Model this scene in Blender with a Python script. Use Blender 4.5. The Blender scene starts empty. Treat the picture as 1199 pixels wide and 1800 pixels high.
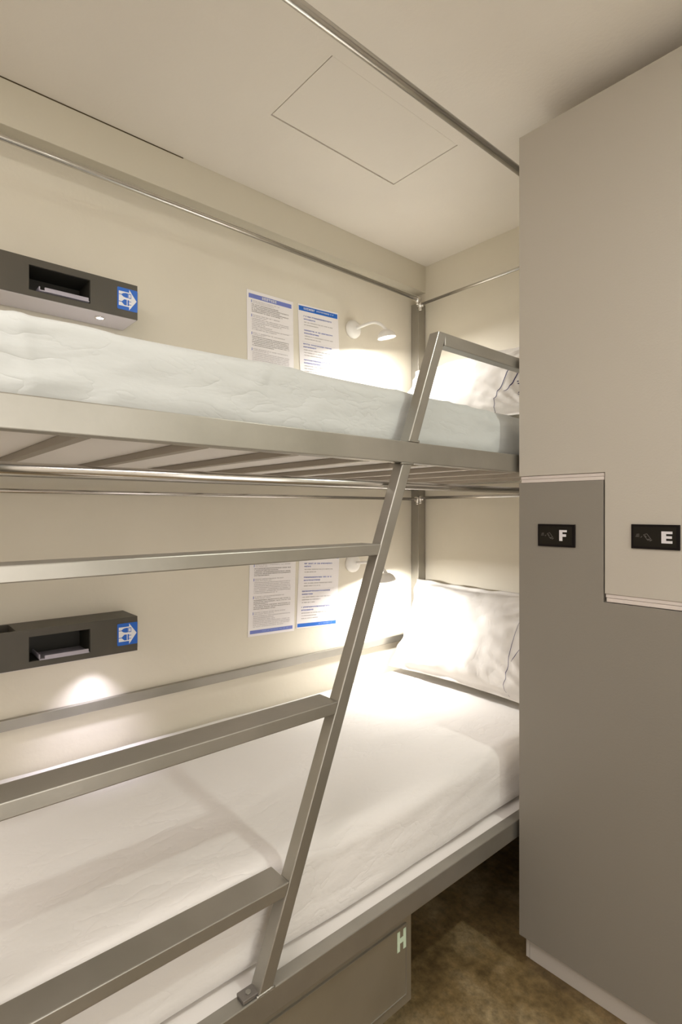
import bpy, bmesh, math, random
from mathutils import Vector, Matrix, noise
R = math.radians
random.seed(7)
S = bpy.context.scene
COL = S.collection

# ------------------------------------------------------------------ camera
H = 1.30
cam_d = bpy.data.cameras.new('camera'); cam = bpy.data.objects.new('camera', cam_d); COL.objects.link(cam)
cam.location = (1.72, 0, H)
cam.rotation_euler = (R(90), 0, math.atan2(1702 - 599.5, 961.0))
cam_d.sensor_width = 36; cam_d.lens = 961.0 / 1800 * 36
cam_d.shift_y = -3 / 1800
cam_d.clip_start = 0.02
S.camera = cam

# ------------------------------------------------------------------ world, lights, exposure
S.view_settings.view_transform = 'Standard'
S.view_settings.look = 'None'
S.view_settings.exposure = 0.0
S.view_settings.gamma = 1.0
S.view_settings.use_curve_mapping = False
S.cycles.max_bounces = 10; S.cycles.diffuse_bounces = 7; S.cycles.glossy_bounces = 4
S.cycles.sample_clamp_indirect = 4
w = bpy.data.worlds.new('world'); S.world = w; w.use_nodes = True
w.node_tree.nodes['Background'].inputs[0].default_value = (1, .9, .78, 1)
w.node_tree.nodes['Background'].inputs[1].default_value = 0.05

KEY_W, FILL_W, SIDE_W = 12.5, 19.5, 8.5
READ_UP_W, READ_LO_W, LED_W = 4.5, 16.0, 5.0
WARM = (1.0, 0.94, 0.91); KEY_C = (.95, 1.0, .93); READ_C = (1.0, 0.97, 0.93); SIDE_C = (1.0, 0.97, 0.93); LED_C = (0.86, 0.82, 1.0)

def light(name, kind, loc, energy, color, size=.05, direction=(0, 0, -1), parent=None, spot=None, blend=.5):
    l = bpy.data.lights.new(name, kind); l.energy = energy; l.color = color
    if kind == 'AREA':
        l.shape = 'DISK'; l.size = size
    else:
        l.shadow_soft_size = size
    if kind == 'SPOT':
        l.spot_size = R(spot); l.spot_blend = blend
    o = bpy.data.objects.new(name, l); COL.objects.link(o); o.location = loc
    o.rotation_euler = Vector(direction).to_track_quat('-Z', 'Y').to_euler()
    if parent: o.parent = parent
    return o

# ------------------------------------------------------------------ materials
def nodes(m):
    return m.node_tree.nodes, m.node_tree.links
def mat(name, color, rough=.5, metal=0.0, spec=.5, noise_amt=0, noise_scale=4, bump=0, bump_scale=20,
        stretch=(1, 1, 1), color2=None, emit=None, emit_s=0, alpha=None, trans=0, bump_dist=.01, detail=4, cpos=(.35, .65)):
    m = bpy.data.materials.new(name); m.use_nodes = True
    n, l = nodes(m); b = n['Principled BSDF']
    b.inputs['Base Color'].default_value = (*color, 1)
    b.inputs['Roughness'].default_value = rough; b.inputs['Metallic'].default_value = metal
    b.inputs['Specular IOR Level'].default_value = spec
    if trans: b.inputs['Transmission Weight'].default_value = trans
    if emit:
        b.inputs['Emission Color'].default_value = (*emit, 1); b.inputs['Emission Strength'].default_value = emit_s
    if color2 or bump:
        tc = n.new('ShaderNodeTexCoord'); mp = n.new('ShaderNodeMapping'); mp.inputs['Scale'].default_value = stretch
        l.new(tc.outputs['Object'], mp.inputs['Vector'])
    if color2:
        t = n.new('ShaderNodeTexNoise'); t.inputs['Scale'].default_value = noise_scale; t.inputs['Detail'].default_value = detail
        r = n.new('ShaderNodeValToRGB'); r.color_ramp.elements[0].color = (*color, 1); r.color_ramp.elements[1].color = (*color2, 1)
        r.color_ramp.elements[0].position, r.color_ramp.elements[1].position = cpos
        l.new(mp.outputs[0], t.inputs['Vector']); l.new(t.outputs['Fac'], r.inputs[0]); l.new(r.outputs[0], b.inputs['Base Color'])
    if bump:
        t = n.new('ShaderNodeTexNoise'); t.inputs['Scale'].default_value = bump_scale; t.inputs['Detail'].default_value = detail
        k = n.new('ShaderNodeBump'); k.inputs['Strength'].default_value = bump; k.inputs['Distance'].default_value = bump_dist
        l.new(mp.outputs[0], t.inputs['Vector']); l.new(t.outputs['Fac'], k.inputs['Height']); l.new(k.outputs[0], b.inputs['Normal'])
    return m

M = {}
M['wall'] = mat('wall_paint', (.66, .615, .515), .55, color2=(.69, .645, .545), noise_scale=2.5, bump=.05, bump_scale=60)
M['soffit'] = mat('soffit_paint', (.60, .56, .46), .6, bump=.05, bump_scale=60)
M['ceil'] = mat('ceiling_paint', (.79, .74, .665), .8, color2=(.76, .71, .64), noise_scale=3, bump=.06, bump_scale=90)
M['gap'] = mat('dark_gap', (.07, .05, .02), .9)
M['steel'] = mat('brushed_steel', (.34, .325, .285), .38, metal=.85, color2=(.41, .39, .35), noise_scale=5,
                 stretch=(1, 1, 1), bump=.08, bump_scale=120, bump_dist=.002)
M['steel_slat'] = mat('slat_steel', (.36, .325, .28), .45, metal=.7)
M['chrome'] = mat('polished_rod', (.62, .60, .57), .22, metal=1.0)
M['chrome2'] = mat('chrome_fitting', (.8, .78, .75), .12, metal=1.0)
M['board'] = mat('white_board', (.80, .77, .74), .6)
M['white'] = mat('white_lamp_plastic', (.82, .80, .76), .35)
M['lens'] = mat('lamp_lens', (1, 1, 1), .4, emit=(1, .95, .95), emit_s=6)
M['led'] = mat('led_lens', (1, 1, 1), .4, emit=(.92, .88, 1), emit_s=14)
M['console'] = mat('console_taupe', (.062, .054, .040), .45, color2=(.072, .062, .046), noise_scale=9)
M['under'] = mat('underside_bounce_tint', (.62, .58, .58), .4)  # pale pinkish colour holds the LED light bounced off the bed
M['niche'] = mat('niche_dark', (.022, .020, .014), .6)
M['sock'] = mat('socket_plate', (.55, .52, .42), .4)
M['blue'] = mat('sticker_blue', (.01, .12, .55), .4)
M['print_w'] = mat('sticker_white', (.80, .80, .82), .5)
M['paper'] = mat('laminated_paper', (.83, .80, .80), .35)
M['bandv'] = mat('band_violet_blue', (.16, .20, .52), .4)
M['bandb'] = mat('band_blue', (.01, .12, .50), .4)
M['bandl'] = mat('band_light_blue', (.22, .33, .66), .4)
M['txt'] = mat('print_grey', (.30, .27, .26), .7)
M['txtl'] = mat('print_light_grey', (.52, .49, .50), .7)
M['txtb'] = mat('print_blue', (.12, .16, .50), .7)
M['navy'] = mat('navy_print', (.015, .012, .09), .7)
M['door_l'] = mat('locker_cream', (.44, .405, .35), .42, bump=.04, bump_scale=200)
M['door_d'] = mat('locker_grey', (.215, .195, .165), .36, bump=.04, bump_scale=200)
M['strip'] = mat('locker_channel', (.60, .54, .50), .4)
M['body'] = mat('locker_carcass', (.50, .46, .40), .5)
M['plinth'] = mat('plinth_cream', (.47, .43, .38), .5)
M['black'] = mat('black_plate', (.005, .003, .003), .5, spec=.15)
M['black2'] = mat('black_window', (.009, .007, .004), .4, spec=.2)
M['icon'] = mat('faint_icon', (.10, .09, .08), .5)
M['letter'] = mat('letter_white', (.62, .60, .62), .5)
M['glow'] = mat('letter_pale_green', (.55, .66, .50), .5)
M['clamp'] = mat('dark_clamp_steel', (.22, .20, .18), .45, metal=.7)
M['dsteel'] = mat('storage_steel', (.36, .33, .26), .38, metal=.75, color2=(.41, .38, .31), noise_scale=4)
M['rubber'] = mat('caster_rubber', (.03, .03, .03), .7)
M['clear'] = mat('clear_acrylic', (.80, .76, .86), .15, trans=.55)
M['otherwall'] = mat('room_wall_paint', (.78, .75, .69), .7)

# floor: stained resin / concrete look
def floor_mat():
    m = bpy.data.materials.new('stained_floor'); m.use_nodes = True
    n, l = nodes(m); b = n['Principled BSDF']; b.inputs['Roughness'].default_value = .42
    tc = n.new('ShaderNodeTexCoord')
    a = n.new('ShaderNodeTexNoise'); a.inputs['Scale'].default_value = 4.5; a.inputs['Detail'].default_value = 9; a.inputs['Roughness'].default_value = .68
    c = n.new('ShaderNodeTexNoise'); c.inputs['Scale'].default_value = 38; c.inputs['Detail'].default_value = 8; c.inputs['Roughness'].default_value = .7
    r = n.new('ShaderNodeValToRGB'); e = r.color_ramp.elements
    e[0].position = .33; e[0].color = (.095, .062, .024, 1); e[1].position = .68; e[1].color = (.33, .265, .155, 1)
    x = e.new(.5); x.color = (.19, .135, .06, 1)
    r2 = n.new('ShaderNodeValToRGB'); r2.color_ramp.elements[0].color = (.62, .60, .58, 1); r2.color_ramp.elements[1].color = (1.25, 1.2, 1.15, 1)
    r2.color_ramp.elements[0].position = .35; r2.color_ramp.elements[1].position = .65
    mx = n.new('ShaderNodeMix'); mx.data_type = 'RGBA'; mx.blend_type = 'MULTIPLY'; mx.inputs[0].default_value = 1
    l.new(tc.outputs['Object'], a.inputs['Vector']); l.new(tc.outputs['Object'], c.inputs['Vector'])
    l.new(a.outputs['Fac'], r.inputs[0]); l.new(c.outputs['Fac'], r2.inputs[0])
    l.new(r.outputs[0], mx.inputs[6]); l.new(r2.outputs[0], mx.inputs[7]); l.new(mx.outputs[2], b.inputs['Base Color'])
    return m
M['floor'] = floor_mat()

def fabric(name, color, s_bump=.35, stretch=(1, 1, 1), fine=.25):
    m = bpy.data.materials.new(name); m.use_nodes = True
    n, l = nodes(m); b = n['Principled BSDF']; b.inputs['Base Color'].default_value = (*color, 1)
    b.inputs['Roughness'].default_value = .85; b.inputs['Specular IOR Level'].default_value = .2
    b.inputs['Sheen Weight'].default_value = .15
    tc = n.new('ShaderNodeTexCoord'); mp = n.new('ShaderNodeMapping'); mp.inputs['Scale'].default_value = stretch
    l.new(tc.outputs['Object'], mp.inputs[0])
    a = n.new('ShaderNodeTexNoise'); a.inputs['Scale'].default_value = 11; a.inputs['Detail'].default_value = 3; a.inputs['Distortion'].default_value = .3
    c = n.new('ShaderNodeTexNoise'); c.inputs['Scale'].default_value = 45; c.inputs['Detail'].default_value = 4
    # ridged creases
    s1 = n.new('ShaderNodeMath'); s1.operation = 'SUBTRACT'; s1.inputs[1].default_value = .5
    s2 = n.new('ShaderNodeMath'); s2.operation = 'ABSOLUTE'
    s3 = n.new('ShaderNodeMath'); s3.operation = 'POWER'; s3.inputs[1].default_value = .5
    mk = n.new('ShaderNodeTexNoise'); mk.inputs['Scale'].default_value = 3.1; mk.inputs['Detail'].default_value = 1
    mr = n.new('ShaderNodeMapRange'); mr.inputs[1].default_value = .42; mr.inputs[2].default_value = .62
    mm = n.new('ShaderNodeMath'); mm.operation = 'MULTIPLY'
    l.new(tc.outputs['Object'], mk.inputs['Vector']); l.new(mk.outputs['Fac'], mr.inputs[0]); l.new(mr.outputs[0], mm.inputs[1])
    k1 = n.new('ShaderNodeBump'); k1.inputs['Strength'].default_value = s_bump; k1.inputs['Distance'].default_value = .012
    k2 = n.new('ShaderNodeBump'); k2.inputs['Strength'].default_value = fine; k2.inputs['Distance'].default_value = .003
    l.new(mp.outputs[0], a.inputs['Vector']); l.new(mp.outputs[0], c.inputs['Vector'])
    l.new(a.outputs['Fac'], s1.inputs[0]); l.new(s1.outputs[0], s2.inputs[0]); l.new(s2.outputs[0], s3.inputs[0]); l.new(s3.outputs[0], mm.inputs[0]); l.new(mm.outputs[0], k1.inputs['Height'])
    l.new(c.outputs['Fac'], k2.inputs['Height']); l.new(k1.outputs[0], k2.inputs['Normal']); l.new(k2.outputs[0], b.inputs['Normal'])
    return m
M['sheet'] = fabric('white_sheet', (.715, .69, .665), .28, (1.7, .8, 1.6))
M['sheet_up'] = fabric('white_sheet_dimmed', (.49, .503, .485), .34, (1.2, .7, 1.8))  # same white sheet, coloured darker to offset the stronger light it gets
M['pillow'] = fabric('white_pillowcase', (.70, .675, .645), .20, (1.6, 1, .8))

# ------------------------------------------------------------------ mesh helpers
class MB:
    def __init__(s): s.v = []; s.f = []; s.smooth = []
    def add(s, vs, fs, smooth=False):
        o = len(s.v); s.v += [tuple(p) for p in vs]; s.f += [tuple(i + o for i in f) for f in fs]; s.smooth += [smooth] * len(fs)
        return s
    def box(s, a, b):
        x0, y0, z0 = a; x1, y1, z1 = b
        return s.add([(x0, y0, z0), (x1, y0, z0), (x1, y1, z0), (x0, y1, z0), (x0, y0, z1), (x1, y0, z1), (x1, y1, z1), (x0, y1, z1)],
                     [(0, 3, 2, 1), (4, 5, 6, 7), (0, 1, 5, 4), (1, 2, 6, 5), (2, 3, 7, 6), (3, 0, 4, 7)])
    def hexa(s, p):   # 8 points: bottom loop, top loop
        return s.add(p, [(0, 3, 2, 1), (4, 5, 6, 7), (0, 1, 5, 4), (1, 2, 6, 5), (2, 3, 7, 6), (3, 0, 4, 7)])
    def tube(s, pts, r, n=16, caps=True):
        pts = [Vector(p) for p in pts]; rs = r if isinstance(r, (list, tuple)) else [r] * len(pts)
        vs = []; up = None
        for i, p in enumerate(pts):
            t = (pts[min(i + 1, len(pts) - 1)] - pts[max(i - 1, 0)]).normalized()
            if up is None:
                up = Vector((0, 0, 1)) if abs(t.z) < .9 else Vector((1, 0, 0))
            a = t.cross(up).normalized(); b2 = a.cross(t).normalized(); up = b2
            for k in range(n):
                q = 2 * math.pi * k / n
                vs.append(p + (a * math.cos(q) + b2 * math.sin(q)) * rs[i])
        fs = [(i * n + k, i * n + (k + 1) % n, (i + 1) * n + (k + 1) % n, (i + 1) * n + k) for i in range(len(pts) - 1) for k in range(n)]
        s.add(vs, fs, True)
        if caps:
            m = len(s.v) - len(vs)
            s.f += [tuple(m + k for k in range(n))[::-1], tuple(m + (len(pts) - 1) * n + k for k in range(n))]; s.smooth += [False, False]
        return s
    def poly(s, pts2, fn, t):  # extruded 2-D outline; fn(u, v, d) -> xyz
        n = len(pts2)
        s.add([fn(u, v, 0) for u, v in pts2] + [fn(u, v, t) for u, v in pts2],
              [tuple(range(n))[::-1], tuple(range(n, 2 * n))] + [(i, (i + 1) % n, n + (i + 1) % n, n + i) for i in range(n)])
        return s
    def build(s, name, m, parent=None, bevel=0, seg=2):
        me = bpy.data.meshes.new(name); me.from_pydata(s.v, [], s.f)
        me.polygons.foreach_set('use_smooth', s.smooth); me.update()
        bm = bmesh.new(); bm.from_mesh(me); bmesh.ops.recalc_face_normals(bm, faces=bm.faces)
        if bevel:
            ed = [e for e in bm.edges if len(e.link_faces) == 2 and e.calc_face_angle(0) > R(40)]
            r = bmesh.ops.bevel(bm, geom=ed, offset=bevel, segments=seg, affect='EDGES', profile=.5, clamp_overlap=True)
        bm.to_mesh(me); bm.free()
        me.materials.append(m)
        o = bpy.data.objects.new(name, me); COL.objects.link(o)
        if parent: o.parent = parent
        return o

def origin_to(o, p):
    """put a top-level mesh's origin at p"""
    p = Vector(p); o.data.transform(Matrix.Translation(-p)); o.location = p
def tag(o, label, cat=None, group=None, kind=None):
    if label: o['label'] = label
    if cat: o['category'] = cat
    if group: o['group'] = group
    if kind: o['kind'] = kind
    return o
def thing(name, label, cat, group=None):
    o = bpy.data.objects.new(name, None); COL.objects.link(o); o.empty_display_size = .05
    return tag(o, label, cat, group)
def struct(o): o['kind'] = 'structure'; return o

# ------------------------------------------------------------------ room shell
YE = 1.987; ZC = 2.444; XR = 2.75; YB = -1.7
struct(MB().box((-.1, YB - .1, -.1), (XR + .1, YE + .1, 0)).build('floor', M['floor']))
struct(MB().box((-.1, YB - .1, 0), (0, YE + .1, ZC)).build('wall_left', M['wall']))
struct(MB().box((0, YE, 0), (XR, YE + .1, ZC)).build('wall_far', M['wall']))
struct(MB().box((XR, YB - .1, 0), (XR + .1, YE + .1, ZC)).build('wall_right', M['otherwall']))
struct(MB().box((0, YB - .1, 0), (XR, YB, ZC)).build('wall_near', M['otherwall']))
hx0, hx1, hy0, hy1 = .3925, .6685, .886, 1.402
c = MB()
c.box((-.1, YB - .1, ZC), (hx0, YE + .1, ZC + .1)); c.box((hx1, YB - .1, ZC), (XR + .1, YE + .1, ZC + .1))
c.box((hx0, YB - .1, ZC), (hx1, hy0, ZC + .1)); c.box((hx0, hy1, ZC), (hx1, YE + .1, ZC + .1))
struct(c.build('ceiling', M['ceil']))
hatch = MB().box((hx0 + .005, hy0 + .003, ZC + .0005), (hx1 - .0008, hy1 - .0035, ZC + .018)).build('ceiling_hatch', M['ceil'])
tag(hatch, 'flat cream access hatch flush in the ceiling, outlined by a thin dark gap', 'hatch')
struct(MB().box((hx0, hy0, ZC + .03), (hx1, hy1, ZC + .05)).build('trim_3', M['gap']))
struct(MB().box((0, YB, 2.320), (.046, YE, ZC - .0025)).build('trim_1', M['soffit'], bevel=.002))
struct(MB().box((0, YB, ZC - .003), (.0465, .78, ZC)).build('trim_2', M['gap']))
struct(MB().box((0, .78, ZC - .003), (.046, YE, ZC)).build('trim_4', M['soffit']))

# ceiling downlight, then an added fill panel (outside the frame, they light it)
def downlight(loc, r, energy, label, size):
    t = thing('ceiling_downlight', label, 'ceiling lamp'); t.location = loc
    n = 32; ring = MB(); vs = []
    for rr, z in ((r + .012, 0), (r + .010, -.006), (r, -.006), (r, 0)):
        vs += [(rr * math.cos(2 * math.pi * k / n), rr * math.sin(2 * math.pi * k / n), z) for k in range(n)]
    ring.add(vs, [(i * n + k, i * n + (k + 1) % n, (i + 1) * n + (k + 1) % n, (i + 1) * n + k) for i in range(3) for k in range(n)], True)
    ring.build('rim', M['white'], t)
    MB().tube([(0, 0, -.003), (0, 0, -.0005)], r, 32).build('diffuser', mat('diffuser_glow', (1, 1, 1), .5, emit=KEY_C, emit_s=2.5), t)
    light('downlight_bulb', 'AREA', (0, 0, -.012), energy, KEY_C, size, parent=t)
    return t
downlight((2.0, 1.36, ZC - .0005), .045, KEY_W, 'round ceiling downlight beside the top of the locker', .07)
pan = thing('fill_panel', 'wide flat fill light panel added over the aisle, out of view', 'ceiling lamp'); pan.location = (1.55, -.75, ZC - .0005)  # added fill light, shaped as a ceiling panel
MB().box((-.62, -.62, -.02), (.62, .62, 0)).build('frame', M['white'], pan, bevel=.004)
MB().box((-.59, -.59, -.0225), (.59, .59, -.0202)).build('diffuser', mat('fill_panel_glow', (1, 1, 1), .5, emit=WARM, emit_s=3.8), pan)
light('fill_panel_light', 'AREA', (0, 0, -.03), FILL_W, WARM, 1.15, parent=pan)
# added side fill: unseen glowing board shaped like a door, across the aisle
dr = struct(MB().box((XR - .03, -.55, .02), (XR - .001, .95, 2.15)).build('side_fill_board', M['white'], bevel=.004))
gl = MB().box((XR - .034, -.45, .15), (XR - .0305, .85, 2.05)).build('side_fill_pane', mat('side_fill_glow', (1, 1, 1), .5, emit=SIDE_C, emit_s=.5), dr)
sl = light('side_fill_light', 'AREA', (XR - .04, .20, 1.10), SIDE_W, SIDE_C, 1.0, (-1, 0, 0)); sl.data.shape = 'RECTANGLE'; sl.data.size = 1.3; sl.data.size_y = 1.9

# ------------------------------------------------------------------ bunk bed frame
bunk = thing('bunk_bed', 'brushed steel two-tier bunk bed frame with slanted ladder beside the cream wall', 'bunk bed')
FX0, FX1 = .83, .86; Y0 = -.10; Y1 = 1.98
def part(mb, name, m='steel', bevel=.002, parent=bunk): return mb.build(name, M[m], parent, bevel=bevel)
part(MB().box((FX0, Y0, 1.411), (FX1, Y1, 1.461)), 'side_rail')
part(MB().box((FX0, Y0, .350), (FX1, Y1, .400)), 'side_rail')
part(MB().box((.001, Y0, 1.392), (.026, 1.934, 1.452)), 'wall_side_rail')
part(MB().box((.001, Y0, .350), (.026, 1.934, .400)), 'wall_side_rail')
for z in (.350, 1.411):
    part(MB().box((.026, Y0, z), (FX0, Y0 + .03, z + .05)), 'end_rail')
    part(MB().box((.046, 1.957, z), (FX0, 1.983, z + .05)), 'end_rail')
part(MB().box((.002, 1.935, 0), (.046, 1.983, 2.262)), 'corner_post', bevel=.0015)
part(MB().box((FX0 - .014, 1.935, 0), (FX1, 1.983, 2.262)), 'corner_post', bevel=.0015)
part(MB().box((.002, Y0 - .045, 0), (.046, Y0, 2.262)), 'corner_post', bevel=.0015)
part(MB().box((FX0 - .014, Y0 - .045, 0), (FX1, Y0, 2.262)), 'corner_post', bevel=.0015)
part(MB().box((.001, Y0, .703), (.016, 1.934, .733)), 'wall_guard_rail')
y = -.0 + .043
while y < 1.93:
    part(MB().box((.026, y, 1.4105), (FX0, y + .021, 1.4252)), 'slat', 'steel_slat', .0015)
    y += .2
part(MB().box((.026, Y0 + .03, 1.4255), (FX0 - .001, 1.956, 1.455)), 'mattress_board', 'board', .001)
part(MB().box((.026, Y0 + .03, .372), (FX0 - .001, 1.956, .388)), 'mattress_board', 'board', .001)

def ly(z): return .551 + (z - .409) * .3895     # left (near) edge of the slanted upright
def upright(dy, z0, z1):
    w = .031
    return MB().hexa([(FX0, ly(z0) + dy, z0), (FX1, ly(z0) + dy, z0), (FX1, ly(z0) + w + dy, z0), (FX0, ly(z0) + w + dy, z0),
                      (FX0, ly(z1) + dy, z1), (FX1, ly(z1) + dy, z1), (FX1, ly(z1) + w + dy, z1), (FX0, ly(z1) + w + dy, z1)])
part(upright(0, .4005, 1.4105), 'ladder_upright')
part(MB().box((FX0, .060, .4005), (FX1, .091, 1.4105)), 'ladder_upright')
zt = 1.744
part(upright(0, 1.4615, zt), 'handrail_upright')
part(MB().box((FX0, ly(1.728) + .0305, 1.712), (FX1, 1.955, zt)), 'handrail')
for zt_ in (1.225, .903, .583):
    z0 = zt_ - .025
    e0 = ly(z0) ; e1 = ly(zt_)
    mb = MB().hexa([(.797, .091, z0), (FX1 - .0005, .091, z0), (FX1 - .0005, e0, z0), (.797, e0, z0),
                    (.797, .091, zt_), (FX1 - .0005, .091, zt_), (FX1 - .0005, e1, zt_), (.797, e1, zt_)])
    part(mb, 'ladder_rung')
# clamp at the foot of the ladder
br = MB(); yb = ly(.41) - .045
br.box((FX0 + .001, yb + .012, .4005), (FX1 - .004, yb + .046, .4075))
bro = part(br, 'ladder_clamp', 'clamp', .0012)
MB().tube([(FX0 + .014, yb + .029, .4075), (FX0 + .014, yb + .029, .4095)], .0055, 6).build('bolt', M['steel'], bro)
# weld beads where ladder meets rails
for z, yy in ((.402, ly(.402)), (1.409, ly(1.409)), (1.463, ly(1.463))):
    pts = [(FX1 - .001, yy + .031 * i / 8 + random.uniform(-.001, .001), z + random.uniform(-.0008, .0008)) for i in range(-1, 10)]
    part(MB().tube(pts, [.0022 + random.uniform(0, .0012) for _ in pts], 6), 'weld_bead', 'steel', 0)

# ------------------------------------------------------------------ curtain rods
def rod(name, label, a, b, r, fit=(), group='curtain rods around the bunks'):
    t = thing(name, label, 'curtain rod', group)
    MB().tube([a, b], r, 20).build('rod', M['chrome'], t)
    for p, axis in fit:
        p = Vector(p); ax = Vector(axis)
        m = MB(); m.tube([p - ax * .012, p + ax * .012], r + .005, 16)
        m.tube([p, p - Vector((0, 0, .020))], .0075, 12); m.tube([p - Vector((0, 0, .020)), p - Vector((0, 0, .026))], [.0095, .004], 12)
        m.tube([p - Vector((0, 0, .004)) + ax * .008, p - Vector((0, 0, .004)) + ax * .020], [.007, .003], 10)
        m.build('rod_bracket', M['chrome2'], t)
    return t
UZ, LZ = 2.257, 1.351
rod('curtain_rod', 'thin steel curtain rod along the wall below the soffit, above the upper bunk', (.060, YB + .01, UZ + .024), (.060, 1.915, UZ + .012), .0085, [((.060, 1.912, UZ + .010), (0, 1, 0))])
rod('curtain_rod', 'short thin curtain rod across the head wall above the upper pillow', (.058, 1.926, UZ - .012), (.852, 1.926, UZ - .012), .0065, [((.064, 1.926, UZ - .014), (1, 0, 0))])
rod('curtain_rod', 'steel curtain rod crossing under the ceiling beside the hatch', (.853, YB + .01, 2.297), (.853, 1.925, 2.297), .011)
rod('curtain_rod', 'steel curtain rod hung just below the side rail of the upper bunk', (.812, Y0 + .01, 1.3605), (.812, 1.925, 1.3605), .0095)
rod('curtain_rod', 'thin curtain rod along the wall just below the underside of the upper bunk', (.060, Y0 + .01, LZ), (.060, 1.915, LZ), .006, [((.060, 1.912, LZ), (0, 1, 0))])
rod('curtain_rod', 'short thin curtain rod across the head wall above the lower pillow', (.058, 1.926, LZ + .006), (.80, 1.926, LZ + .006), .0065, [((.064, 1.926, LZ + .004), (1, 0, 0))])

# ------------------------------------------------------------------ mattresses
def soft_box(a, b, r, step, fn):
    """rounded box surface, displaced by fn(p, n)"""
    a = Vector(a); b = Vector(b); mb = MB(); bm = bmesh.new()
    dims = b - a; N = [max(2, int(d / step)) for d in dims]
    cache = {}
    def vert(i, j, k):
        key = (i, j, k)
        if key in cache: return cache[key]
        def co(q, n, lo, hi):   # denser near the edges
            t = q / n
            return lo + (hi - lo) * t
        p = Vector((co(i, N[0], a.x, b.x), co(j, N[1], a.y, b.y), co(k, N[2], a.z, b.z)))
        q = Vector([min(max(p[x], a[x] + r), b[x] - r) for x in range(3)])
        n = (p - q); n = n.normalized() if n.length > 1e-9 else Vector((0, 0, 1))
        p2 = q + n * r
        p2 = p2 + n * fn(p2, n)
        cache[key] = bm.verts.new(p2); return cache[key]
    for ax in range(3):
        u, v = [x for x in range(3) if x != ax]
        for side in (0, N[ax]):
            for i in range(N[u]):
                for j in range(N[v]):
                    def g(di, dj):
                        ijk = [0, 0, 0]; ijk[ax] = side; ijk[u] = i + di; ijk[v] = j + dj
                        return vert(*ijk)
                    try: bm.faces.new([g(0, 0), g(1, 0), g(1, 1), g(0, 1)])
                    except ValueError: pass
    bmesh.ops.recalc_face_normals(bm, faces=bm.faces)
    for f in bm.faces: f.smooth = True
    return bm
def bm_obj(bm, name, m, parent=None):
    me = bpy.data.meshes.new(name); bm.to_mesh(me); bm.free(); me.materials.append(m)
    o = bpy.data.objects.new(name, me); COL.objects.link(o)
    if parent: o.parent = parent
    return o
def N(p, s, off=0): return noise.noise(Vector((p[0] * s[0] + off, p[1] * s[1] + off * .7, p[2] * s[2] - off)))
def disp_up(p, n):
    d = .0035 * N(p, (5, 4, 6), 3) + (-.005 * min(1, max(0, p.y - 1.25) / .2) if n.z > .2 else 0)
    if n.x > .5:
        rg = 1 - abs(N(p, (3, 7, 22), 5)); d += .0045 * max(0, rg - .72) / .28 * 1.0
        # pleats of the fitted sheet gathered near the foot
        t = p.z * 1.2 - (p.y - .20); d += .004 * math.exp(-((p.y - .17 - .15 * (1.6 - p.z)) / .012) ** 2)
        d += .003 * math.exp(-((p.y - .10) / .02) ** 2)
        d += .0022 * math.sin(p.z * 420 + 6 * N(p, (2, 5, 2), 1)) * math.exp(-((p.y - .24) / .10) ** 2) * (1 if p.z < 1.54 else .3)
    return d
def disp_lo(p, n):
    d = .004 * N(p, (3, 2.2, 3), 9) + .0015 * N(p, (14, 6, 10), 2)
    if n.z > .5:
        rg = 1 - abs(N(p, (5, 2.4, 1), 12)); d += .0025 * max(0, rg - .8) / .2
    if n.x > .3:
        rg = 1 - abs(N(p, (2, 4, 26), 7)); d += .003 * max(0, rg - .75) / .25
    return d
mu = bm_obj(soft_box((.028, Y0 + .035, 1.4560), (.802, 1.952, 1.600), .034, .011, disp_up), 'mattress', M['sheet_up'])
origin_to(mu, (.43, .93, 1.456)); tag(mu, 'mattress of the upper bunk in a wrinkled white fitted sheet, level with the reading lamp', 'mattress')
ml = bm_obj(soft_box((.018, Y0 + .035, .3895), (.806, 1.952, .588), .045, .012, disp_lo), 'mattress', M['sheet'])
origin_to(ml, (.41, .93, .3895)); tag(ml, 'mattress of the lower bunk in a smooth white sheet, behind the ladder rungs', 'mattress')

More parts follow.
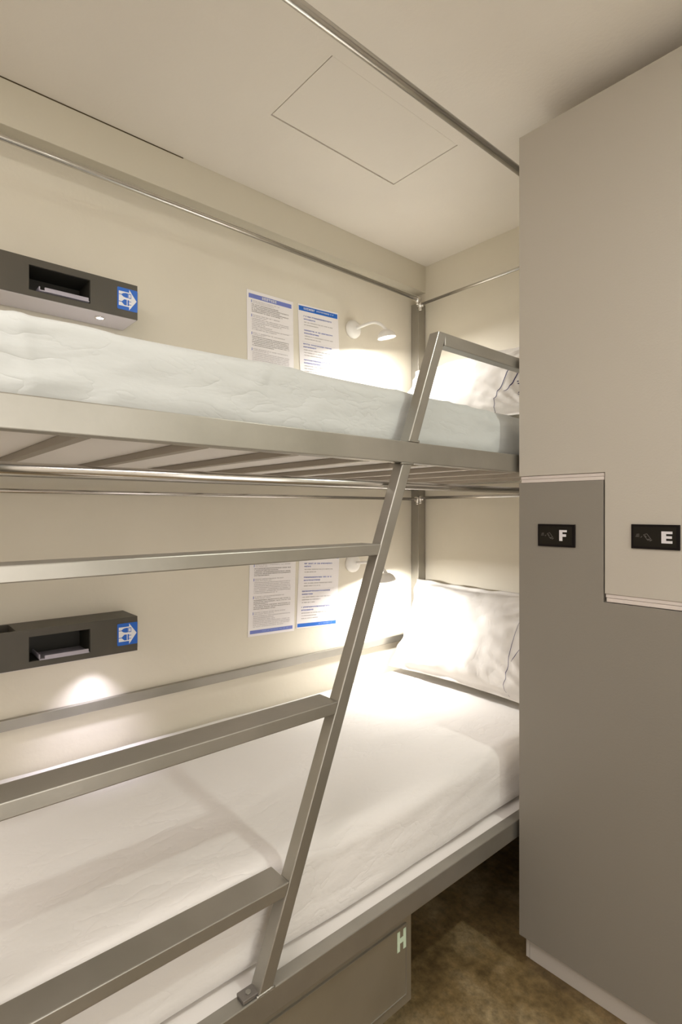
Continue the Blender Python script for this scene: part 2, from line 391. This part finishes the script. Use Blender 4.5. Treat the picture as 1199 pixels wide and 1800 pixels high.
# ------------------------------------------------------------------ pillows
class Pillow:
    def __init__(s, cx, yb, zb, yt, zt, W, seed, thick=.075, twist=0):
        s.W = W; s.seed = seed; s.th = thick
        s.o = Vector((cx, (yb + yt) / 2, (zb + zt) / 2)); v = Vector((0, yt - yb, zt - zb)); s.Hh = v.length
        s.v = v.normalized(); s.u = Vector((1, 0, 0)); 
        rot = Matrix.Rotation(twist, 3, 'Z'); s.u = rot @ s.u; s.v = rot @ s.v
        s.n = s.u.cross(s.v).normalized()
        if s.n.y > 0: s.n = -s.n
    def pt(s, a, b, side):   # a, b in [-1, 1]
        fl = .91            # flange begins here
        # outline slightly pinched between the corners
        ea = 1 - .075 * (1 - b * b)
        eb = 1 - .06 * (1 - a * a)
        x = a * s.W / 2 * (ea if abs(a) > 0 else 1); y = b * s.Hh / 2 * eb
        qa = min(1, abs(a) / fl); qb = min(1, abs(b) / fl)
        h = s.th * max(0, (1 - qa ** 2.6)) ** .55 * max(0, (1 - qb ** 2.6)) ** .55
        wr = N((a, b, side), (3.2, 2.2, 1), s.seed) * .010 + N((a, b, side), (8, 5, 1), s.seed + 3) * .004
        # tension folds running in from the corners
        rr = math.hypot(abs(a) - 1, abs(b) - 1); th = math.atan2(1 - abs(b), 1 - abs(a))
        fold = .0055 * (1 - abs(N((th * 3.6, rr * .8, 0), (1, 1, 1), s.seed + 20)) * 3) * math.exp(-((rr - .5) / .35) ** 2)
        edge = min(1, (1 - max(abs(a), abs(b))) / .12)
        h = h + (wr + fold) * edge
        flop = .015 * N((a * 2, b * 2, 0), (2.4, 2.4, 1), s.seed + 8) * (1 - edge)
        return s.o + s.u * x + s.v * y + s.n * (side * h + flop + (.001 * side))
    def build(s, m):
        bm = bmesh.new(); nu, nv = 84, 60; grids = []
        for side in (1, -1):
            g = [[bm.verts.new(s.pt(-1 + 2 * i / nu, -1 + 2 * j / nv, side if side > 0 else -.35)) for j in range(nv + 1)] for i in range(nu + 1)]
            grids.append(g)
            for i in range(nu):
                for j in range(nv): bm.faces.new([g[i][j], g[i + 1][j], g[i + 1][j + 1], g[i][j + 1]])
        A, B = grids
        for i in range(nu):
            for j in (0, nv): bm.faces.new([A[i][j], A[i + 1][j], B[i + 1][j], B[i][j]])
        for j in range(nv):
            for i in (0, nu): bm.faces.new([A[i][j], A[i][j + 1], B[i][j + 1], B[i][j]])
        bmesh.ops.recalc_face_normals(bm, faces=bm.faces)
        for f in bm.faces: f.smooth = True
        return bm_obj(bm, 'pillow', m)
    def ribbon(s, pts, w, mb):
        """printed line: follows the pillow face; pts in (a, b)"""
        P = []
        for i in range(len(pts) - 1):
            q = [Vector((*pts[min(max(i + o_, 0), len(pts) - 1)], 0)) for o_ in (-1, 0, 1, 2)]
            for k in range(8):
                t = k / 8
                c = .5 * (2 * q[1] + (q[2] - q[0]) * t + (2 * q[0] - 5 * q[1] + 4 * q[2] - q[3]) * t * t + (3 * q[1] - q[0] - 3 * q[2] + q[3]) * t ** 3)
                P.append((c.x, c.y))
        P.append(pts[-1]); vs = []
        for i, (a, b) in enumerate(P):
            a0, b0 = P[max(0, i - 1)]; a1, b1 = P[min(len(P) - 1, i + 1)]
            d = Vector(((a1 - a0) * s.W, (b1 - b0) * s.Hh)).normalized(); q = w * (.35 + .65 * math.sin(math.pi * (i + .5) / len(P)))
            da = -d.y * q / s.W; db = d.x * q / s.Hh
            for k in (-1, 0, 1): vs.append(s.pt(a + da * k, b + db * k, 1) + s.n * .0018)
        fs = []
        for i in range(len(P) - 1):
            for k in (0, 1): fs.append((i * 3 + k, i * 3 + k + 1, (i + 1) * 3 + k + 1, (i + 1) * 3 + k))
        mb.add(vs, fs, True)
PL = Pillow(.405, 1.745, .612, 1.930, .985, .735, 2)
PU = Pillow(.405, 1.700, 1.625, 1.925, 1.938, .73, 5)
def dress(P, o, lines, w=.0028):
    mb = MB()
    for l in lines: P.ribbon(l, w, mb)
    mb.build('printed_pattern', M['navy'], o)
pl = PL.build(M['pillow']); tag(pl, 'white pillow standing against the head wall on the lower bunk, lit by the reading lamp', 'pillow')
pu = PU.build(M['pillow']); tag(pu, 'white pillow on the upper bunk behind the slanted handrail, with navy printed curves', 'pillow')
dress(PL, pl, [[(.67, .5), (.66, .17), (.65, -.08), (.65, -.34), (.635, -.59), (.61, -.78), (.605, -.88), (.63, -.955)], [(.74, -.12), (.72, -.2), (.70, -.29), (.68, -.38)]], .0021)
dress(PU, pu, [[(.73, .35), (.69, .09), (.655, -.15), (.63, -.36), (.60, -.53), (.575, -.74), (.555, -.97)], [(.79, .15), (.77, -.05), (.75, -.22), (.73, -.36), (.70, -.48), (.65, -.54)],
               [(.77, -.31), (.79, -.30)], [(.78, -.35), (.80, -.35)], [(.80, -.55), (.81, -.52), (.82, -.50)], [(.80, -.58), (.82, -.595), (.835, -.58), (.835, -.54)]], .0036)

# ------------------------------------------------------------------ reading lamps
def arc(p0, p1, p2, p3, n=16):
    P = []
    for i in range(n + 1):
        t = i / n; a = Vector(p0) * (1 - t) ** 3 + Vector(p1) * 3 * t * (1 - t) ** 2 + Vector(p2) * 3 * t * t * (1 - t) + Vector(p3) * t ** 3
        P.append(a)
    return P
def lathe(mb, prof, c, axis, n=28):
    axis = Vector(axis).normalized(); q = Vector((0, 0, 1)).rotation_difference(axis); c = Vector(c); vs = []
    for r, z in prof:
        for k in range(n):
            a = 2 * math.pi * k / n; vs.append(c + q @ Vector((r * math.cos(a), r * math.sin(a), z)))
    mb.add(vs, [(i * n + k, i * n + (k + 1) % n, (i + 1) * n + (k + 1) % n, (i + 1) * n + k) for i in range(len(prof) - 1) for k in range(n)], True)
    return mb
def reading_lamp(y, z, label, energy, aim, glow, cone, blend):
    t = thing('reading_lamp', label, 'reading lamp', 'wall reading lamps'); t.location = (0, y, z)
    lathe(MB(), [(0, .001), (.038, .001), (.039, .006), (.037, .014), (.030, .022), (.020, .026), (0, .027)], (0, 0, 0), (1, 0, 0)).build('wall_plate', M['white'], t)
    hp = Vector((.160, .045, -.058))
    pts = arc((.024, .004, .002), (.075, .015, .004), (.13, .02, .030), hp + Vector((0, 0, .024)))
    MB().tube(pts, .0062, 12).build('arm', M['white'], t)
    ax = Vector((.05, .18, -1)).normalized()
    hd = MB(); lathe(hd, [(.010, .0), (.020, .003), (.031, .012), (.038, .026), (.039, .031), (.036, .031), (.034, .026)], hp - ax * .026, ax)
    hd.tube([hp - ax * .030, hp - ax * .023], [.009, .012], 14)
    hd.build('lamp_head', M['white'], t)
    MB().tube([hp - ax * .001, hp + ax * .001], .0345, 24).build('lens', M['lens'], t)
    light('reading_bulb', 'SPOT', hp + ax * .008, energy, READ_C, .014, aim, t, cone, blend)
    light('reading_glow', 'AREA', hp + ax * .006, glow, READ_C, .06, ax, t)
    return t
reading_lamp(1.562, 2.067, 'white gooseneck reading lamp on the wall beside the notices, above the upper bunk', READ_UP_W, (-.50, 0, -.6), 6.0, 112, 1)
reading_lamp(1.560, 1.076, 'white gooseneck reading lamp behind the ladder, shining on the lower pillow', READ_LO_W, (-.48, .35, -.48), 5.0, 96, .25)

# ------------------------------------------------------------------ bedside consoles
def console(z0, label, tray_label):
    t = thing('bedside_console', label, 'bedside console', 'wall consoles with sockets'); D = .12; z1 = z0 + .10; nz0, nz1 = z0 + .016, z0 + .081
    m = MB()
    m.box((.001, .472, z0), (D, .603, z1))
    m.box((.001, .321, z0), (D, .472, nz0)); m.box((.001, .321, nz1), (D, .472, z1)); m.box((.001, .321, nz0), (.022, .472, nz1))
    m.box((.001, .293, z0), (D, .321, z1)); m.box((.001, .05, z0), (D, .18, z1))
    m.box((.001, .18, z0), (D, .293, z0 + .045)); m.box((.001, .18, z0 + .045), (.014, .293, z1)); m.box((D - .006, .18, z0 + .045), (D, .293, z1))
    m.build('housing', M['console'], t)
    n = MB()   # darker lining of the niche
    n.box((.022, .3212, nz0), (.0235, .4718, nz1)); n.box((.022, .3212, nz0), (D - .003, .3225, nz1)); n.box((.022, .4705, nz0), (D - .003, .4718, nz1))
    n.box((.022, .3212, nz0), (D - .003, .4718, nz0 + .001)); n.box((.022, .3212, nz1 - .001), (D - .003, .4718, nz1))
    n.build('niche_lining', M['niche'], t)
    MB().box((.028, .603, z0 + .006), (.108, .610, z1 - .014)).build('socket_plate', M['sock'], t, bevel=.0015)
    MB().box((.004, .052, z0 - .0015), (D - .002, .601, z0)).build('underside_bounce_plate', M['under'], t)  # pale plate added to paint the bounce-lit underside
    # blue sticker
    sy0, sy1, sz0, sz1 = .545, .6028, z0 + .021, z0 + .084
    def f(u, v, d): return (D + .0004 + d, sy0 + u * (sy1 - sy0), sz0 + v * (sz1 - sz0))
    rr = .05; pts = []
    for cx_, cy_, a0 in ((1 - rr, 1 - rr, 0), (rr, 1 - rr, 90), (rr, rr, 180), (1 - rr, rr, 270)):
        for k in range(5): a = R(a0 + k * 22.5); pts.append((cx_ + rr * math.cos(a), cy_ + rr * math.sin(a)))
    st = MB().poly(pts, f, .0006).build('sticker', M['blue'], t)
    a = MB(); e = .0008
    def g(u, v, d): p = f(u, v, d); return (p[0] + .0007, p[1], p[2])
    a.poly([(.07, .17), (.58, .17), (.58, .03), (.95, .5), (.58, .97), (.58, .83), (.07, .83)], g, .0003)
    a.build('arrow', M['print_w'], st)
    b = MB()
    def g2(u, v, d): p = f(u, v, d); return (p[0] + .0012, p[1], p[2])
    b.poly([(.07, .665), (.20, .665), (.28, .60), (.40, .57), (.52, .57), (.52, .78), (.40, .78), (.28, .75), (.20, .69), (.07, .69)], g2, .0002)   # usb connector
    b.poly([(.535, .57), (.68, .57), (.68, .60), (.56, .60), (.56, .75), (.68, .75), (.68, .78), (.535, .78)], g2, .0002)
    b.poly([(.655, .57), (.68, .57), (.68, .78), (.655, .78)], g2, .0002)
    b.build('plug_symbol', M['blue'], st); b = MB()
    b.poly([(.07, .335), (.21, .335), (.34, .22), (.46, .22), (.46, .48), (.34, .48), (.21, .365), (.07, .365)], g2, .0002)                       # plug
    b.poly([(.50, .22), (.57, .22), (.57, .48), (.50, .48)], g2, .0002)
    b.poly([(.57, .41), (.68, .41), (.68, .435), (.57, .435)], g2, .0002); b.poly([(.57, .265), (.68, .265), (.68, .29), (.57, .29)], g2, .0002)
    b.build('plug_symbol', M['blue'], st)
    # led
    lx, lyy = .077, .511
    z0 -= .0015
    lathe(MB(), [(.011, 0), (.014, -.001), (.014, .003), (.0105, .004), (.0105, .001)], (lx, lyy, z0), (0, 0, -1)).build('led_rim', M['chrome2'], t)
    MB().tube([(lx, lyy, z0 - .0005), (lx, lyy, z0 - .003)], [.0105, .007], 20).build('led_lens', M['led'], t)
    light('led_bulb', 'SPOT', (lx, lyy, z0 - .007), LED_W, LED_C, .010, (-.06, -.06, -1), t, 96, 1)
    z0 += .0015
    # clear tray in the niche
    tr = MB(); a0, a1 = .345, .478
    zb = nz0 + .0015
    tr.box((.04, a0, zb), (D + .006, a1 - .010, zb + .003)); tr.box((D + .003, a0 + .012, zb), (D + .007, a1 - .012, zb + .011))
    tr.box((.04, a0, zb), (D - .002, a0 + .003, zb + .014))
    o = tr.build('card_tray', M['clear'], bevel=.0006); origin_to(o, (.08, .40, zb)); tag(o, tray_label, 'tray', 'clear trays in the console niches')
    return t
console(1.857, 'taupe wall console with niche, blue sticker and led spot above the upper mattress', 'small clear plastic tray lying in the niche of the upper console')
console(.890, 'taupe wall console with niche and blue sticker on the wall above the lower mattress', 'small clear plastic tray lying in the niche of the lower console')

# ------------------------------------------------------------------ notices
def notice(y0, ztop, tilt, kind, label, seed):
    W, Hh = .207, .297; rnd = random.Random(seed)
    t = MB().box((0, 0, -Hh), (.0012, W, 0)).build('notice_sheet', M['paper'])
    t.location = (.0006, y0, ztop); t.rotation_euler = (tilt, 0, 0)
    tag(t, label, 'notice', 'printed notices taped to the wall')
    def rect(mb, y, z, w, h, e=.0016): mb.add([(e, y, z), (e, y + w, z), (e, y + w, z - h), (e, y, z - h)], [(0, 1, 2, 3)])
    def glyphs(mb, y, z, w, h, gap=.25, word=0, e=.0016, fill=.8):
        x = y; k = 0
        while x < y + w - h * .5:
            gw = h * rnd.uniform(.7, .95)
            rect(mb, x, z - h * rnd.uniform(0, .2), gw, h * .22, e); rect(mb, x + gw * rnd.uniform(0, .5), z, h * .2, h, e)
            if rnd.random() < .75: rect(mb, x, z - h * .7, gw, h * .2, e)
            if rnd.random() < .6: rect(mb, x + gw * .1, z - h * .4, gw * .8, h * .16, e)
            x += gw * (1 + gap); k += 1
            if word and rnd.random() < word: x += h * .8
    hb, tx, tb, tl, ht, fb, ft = [MB() for _ in range(7)]
    TB = []
    if kind == 1:
        rect(hb, .008, -.012, W - .016, .016, .0014); glyphs(ht, .065, -.0145, .070, .0105, .12)
        z = -.034
        for sec, rows in enumerate((5, 7, 6, 7)):
            tb = MB(); TB.append(tb); rect(tb, .018, z, .0025, .010); glyphs(tl, .024, z - .001, rnd.uniform(.12, .16), .0035, .2, .1); glyphs(tl, .024, z - .007, rnd.uniform(.05, .1), .003, .2, .1)
            z -= .014
            for r_ in range(rows):
                wd = .165 if r_ not in (rows - 1,) and rnd.random() < .7 else rnd.uniform(.05, .14)
                glyphs(tx if sec in (0, 2) else tl, .020, z, wd, .0040 if sec == 0 else .0034, .16, .06); z -= .0064
            z -= .006
        rect(fb, .008, -Hh + .022, W - .016, .013, .0014); glyphs(ft, .06, -Hh + .0185, .12, .005, .2, .2)
        bm_ = M['bandv']
    else:
        rect(hb, .004, -.006, W - .008, .019, .0014); glyphs(ht, .028, -.0105, .060, .0085, .1); glyphs(ht, .092, -.0115, .088, .006, .25, .2)
        z = -.042
        for sec in range(4):
            off = .018 if sec < 2 else .012; tb = MB(); TB.append(tb)
            glyphs(tb, off + .008, z, .145, .0052, .12, .06); z -= .0115; glyphs(tb, off + .008, z, rnd.uniform(.03, .09), .0052, .12); z -= .0125
            glyphs(tx, off + .010, z, .145, .0034, .2, .2); z -= .0105; glyphs(tx, off + .010, z, rnd.uniform(.04, .12), .0034, .2, .2); z -= .013
            if sec >= 2: glyphs(tx, off + .010, z + .0025, rnd.uniform(.04, .12), .0034, .2, .2); z -= .008
            z -= .007
            if sec == 1: rect(tl, .014, z + .006, .17, .0006)
        rect(fb, .004, -Hh + .018, W - .008, .014, .0014); glyphs(ft, .11, -Hh + .014, .075, .005, .2, .1)
        bm_ = M['bandb']
    h1 = hb.build('header_band', bm_, t); ht.build('heading_text', M['print_w'], h1); f1 = fb.build('footer_band', M['bandv'] if kind == 1 else M['bandb'], t); ft.build('footer_text', M['bandl'], f1); tx.build('text_lines', M['txt'], t)
    [q.build('blue_text' if kind == 2 else 'section_mark', M['txtb'], t) for q in TB]; tl.build('pale_text', M['txtl'], t)
    return t
notice(1.044, 2.103, .015, 1, 'densely printed notice with a violet-blue heading, upper pair, farther from the lamp', 1)
notice(1.274, 2.108, .045, 2, 'notice with a bright blue heading beside the upper reading lamp', 2)
notice(1.058, 1.136, -.03, 1, 'densely printed notice with a violet-blue footer on the wall over the lower bunk', 3)
notice(1.283, 1.136, -.055, 2, 'notice with a bright blue footer beside the lower reading lamp, behind the ladder', 4)

# ------------------------------------------------------------------ stepped locker
lock = thing('storage_locker', 'tall locker with interlocking cream and grey doors at the foot of the aisle', 'locker')
LX0, LX1, LY = .871, 1.80, 1.42; LT = 2.371
b = MB(); b.box((LX0, LY + .02, .080), (LX1, 1.985, LT)); b.build('carcass', M['body'], lock, bevel=.001)
b = MB(); b.box((LX0 + .001, LY + .037, 0), (LX0 + .010, 1.97, .0795)); b.box((LX0 + .001, LY + .036, 0), (LX0 + .012, LY + .049, .0795))
b.box((LX0 + .013, LY + .035, 0), (LX1, LY + .049, .0795)); b.build('plinth', M['plinth'], lock, bevel=.0008)
SX = 1.110; zA, zB = 1.377, 1.397; zC, zD = 1.067, 1.088
def fy(u, v, d): return (u, LY + .0185 - d, v)
LXM = 1.66     # right edge of this door pair, outside the frame
fd = MB().poly([(LX0, .080), (LXM, .080), (LXM, zC - .001), (SX - .001, zC - .001), (SX - .001, zA), (LX0, zA)], fy, .0185).build('locker_door', M['door_d'], lock, bevel=.0008)
tag(fd, 'grey lower door with an F plate')
ed = MB().poly([(LX0, zB), (SX, zB), (SX + .0025, zB), (SX + .0025, zD), (LXM, zD), (LXM, LT), (LX0, LT)], fy, .0185).build('locker_door', M['door_l'], lock, bevel=.0008)
tag(ed, 'cream upper door with an E plate')
# channels used as finger pulls
def channel(x0, x1, z0, z1, parent):
    h = (z1 - z0)
    c = MB(); c.box((x0, LY + .004, z0 + h * .52), (x1, LY + .0185, z1 - .0006)); c.box((x0 + .003, LY + .0015, z0 + .0006), (x1, LY + .0185, z0 + h * .50))
    c.build('pull_channel', M['strip'], parent, bevel=.0012)
channel(LX0 + .003, SX, zA, zB, fd); channel(SX + .003, LXM, zC, zD, ed)
def plate(x0, x1, z0, z1, ch, parent):
    p = MB().box((x0, LY - .006, z0), (x1, LY - .0002, z1)).build('card_reader', M['black'], parent, bevel=.0008)
    w, h = x1 - x0, z1 - z0; yy = LY - .0064
    MB().box((x0 + w * .05, yy, z0 + h * .10), (x0 + w * .93, yy + .0008, z1 - h * .10)).build('display', M['black2'], p)
    def q(u, v, d): return (x0 + u * w, yy - d - .0002, z0 + v * h)
    if ch == 'F': pts = [(.60, .27), (.685, .27), (.685, .46), (.78, .46), (.78, .57), (.685, .57), (.685, .66), (.80, .66), (.80, .75), (.60, .75)]
    else: pts = [(.64, .26), (.86, .26), (.86, .36), (.735, .36), (.735, .45), (.85, .45), (.85, .55), (.735, .55), (.735, .635), (.86, .635), (.86, .735), (.64, .735)]
    MB().poly(pts, q, .0006).build('letter', M['letter'], p)
    ic = MB()
    def ln(a, b_, t=.010):
        dx, dy = (b_[0] - a[0]) * w, (b_[1] - a[1]) * h; L = math.hypot(dx, dy); nx, ny = -dy / L * .0006, dx / L * .0006
        ic.poly([(a[0] + nx / w, a[1] + ny / h), (b_[0] + nx / w, b_[1] + ny / h), (b_[0] - nx / w, b_[1] - ny / h), (a[0] - nx / w, a[1] - ny / h)], q, .0003)
    C = [(.27, .58), (.34, .62), (.42, .42), (.35, .38)]
    for i in range(4): ln(C[i], C[(i + 1) % 4])
    ln((.33, .40), (.43, .42)); ln((.35, .36), (.45, .38)); ln((.40, .33), (.44, .36)); ln((.30, .55), (.33, .48))
    for k in range(3): ln((.10 + .01 * k, .50 + .045 * k), (.18, .50 + .05 * k)); 
    ln((.21, .46), (.24, .52))
    ic.build('card_symbol', M['icon'], p)
plate(.932, 1.037, 1.201, 1.262, 'F', fd)
plate(1.178, 1.284, 1.207, 1.266, 'E', ed)

# ------------------------------------------------------------------ storage box under the bed
bx = thing('underbed_drawer', 'grey steel rolling storage drawer marked H under the lower bunk', 'drawer')
BX = .822; by0, by1, bz0, bz1 = .06, 1.012, .100, .345
m = MB(); m.box((.25, by0, bz0), (BX - .012, by1 - .004, bz1 - .01)); m.build('box', M['dsteel'], bx, bevel=.002)
fr = MB().box((BX - .012, by0, bz0), (BX, by1, bz1)).build('drawer_front', M['dsteel'], bx, bevel=.002)
pn = MB().box((BX, by0 + .03, bz0 + .028), (BX + .0028, by1 - .022, bz1 - .045)).build('front_panel', M['dsteel'], bx, bevel=.0012)
fl = MB().box((BX - .012, by1, bz1 - .035), (BX + .001, by1 + .004, bz1 - .004)).build('side_flange', M['steel'], bx, bevel=.001)
def bead(a, b_, p): return MB().box(a, b_).build('panel_bead', M['steel'], p, bevel=.0006)
pz0, pz1, py1 = bz0 + .028, bz1 - .045, by1 - .022
bead((BX, py1 - .0015, pz0), (BX + .0045, py1 + .001, pz1), pn); bead((BX, by0 + .03, pz1 - .0015), (BX + .0045, py1, pz1 + .001), pn); bead((BX, by0 + .03, pz0 - .001), (BX + .0045, py1, pz0 + .0015), pn)
def qh(u, v, d): return (BX + .0030 + d, .958 + u * .031, .243 + v * .048)
MB().poly([(0, 0), (.3, 0), (.3, .38), (.68, .38), (.68, 0), (1, 0), (1, 1), (.68, 1), (.68, .64), (.3, .64), (.3, 1), (0, 1)], qh, .0006).build('letter', M['glow'], bx)
for yy in (.16, .90):
    for xx in (.32, .77):
        cst = MB().box((xx - .018, yy - .018, .062), (xx + .018, yy + .018, .0995)).build('caster', M['dsteel'], bx, bevel=.001)
        MB().tube([(xx - .010, yy, .031), (xx + .010, yy, .031)], .031, 20).build('wheel', M['rubber'], cst)
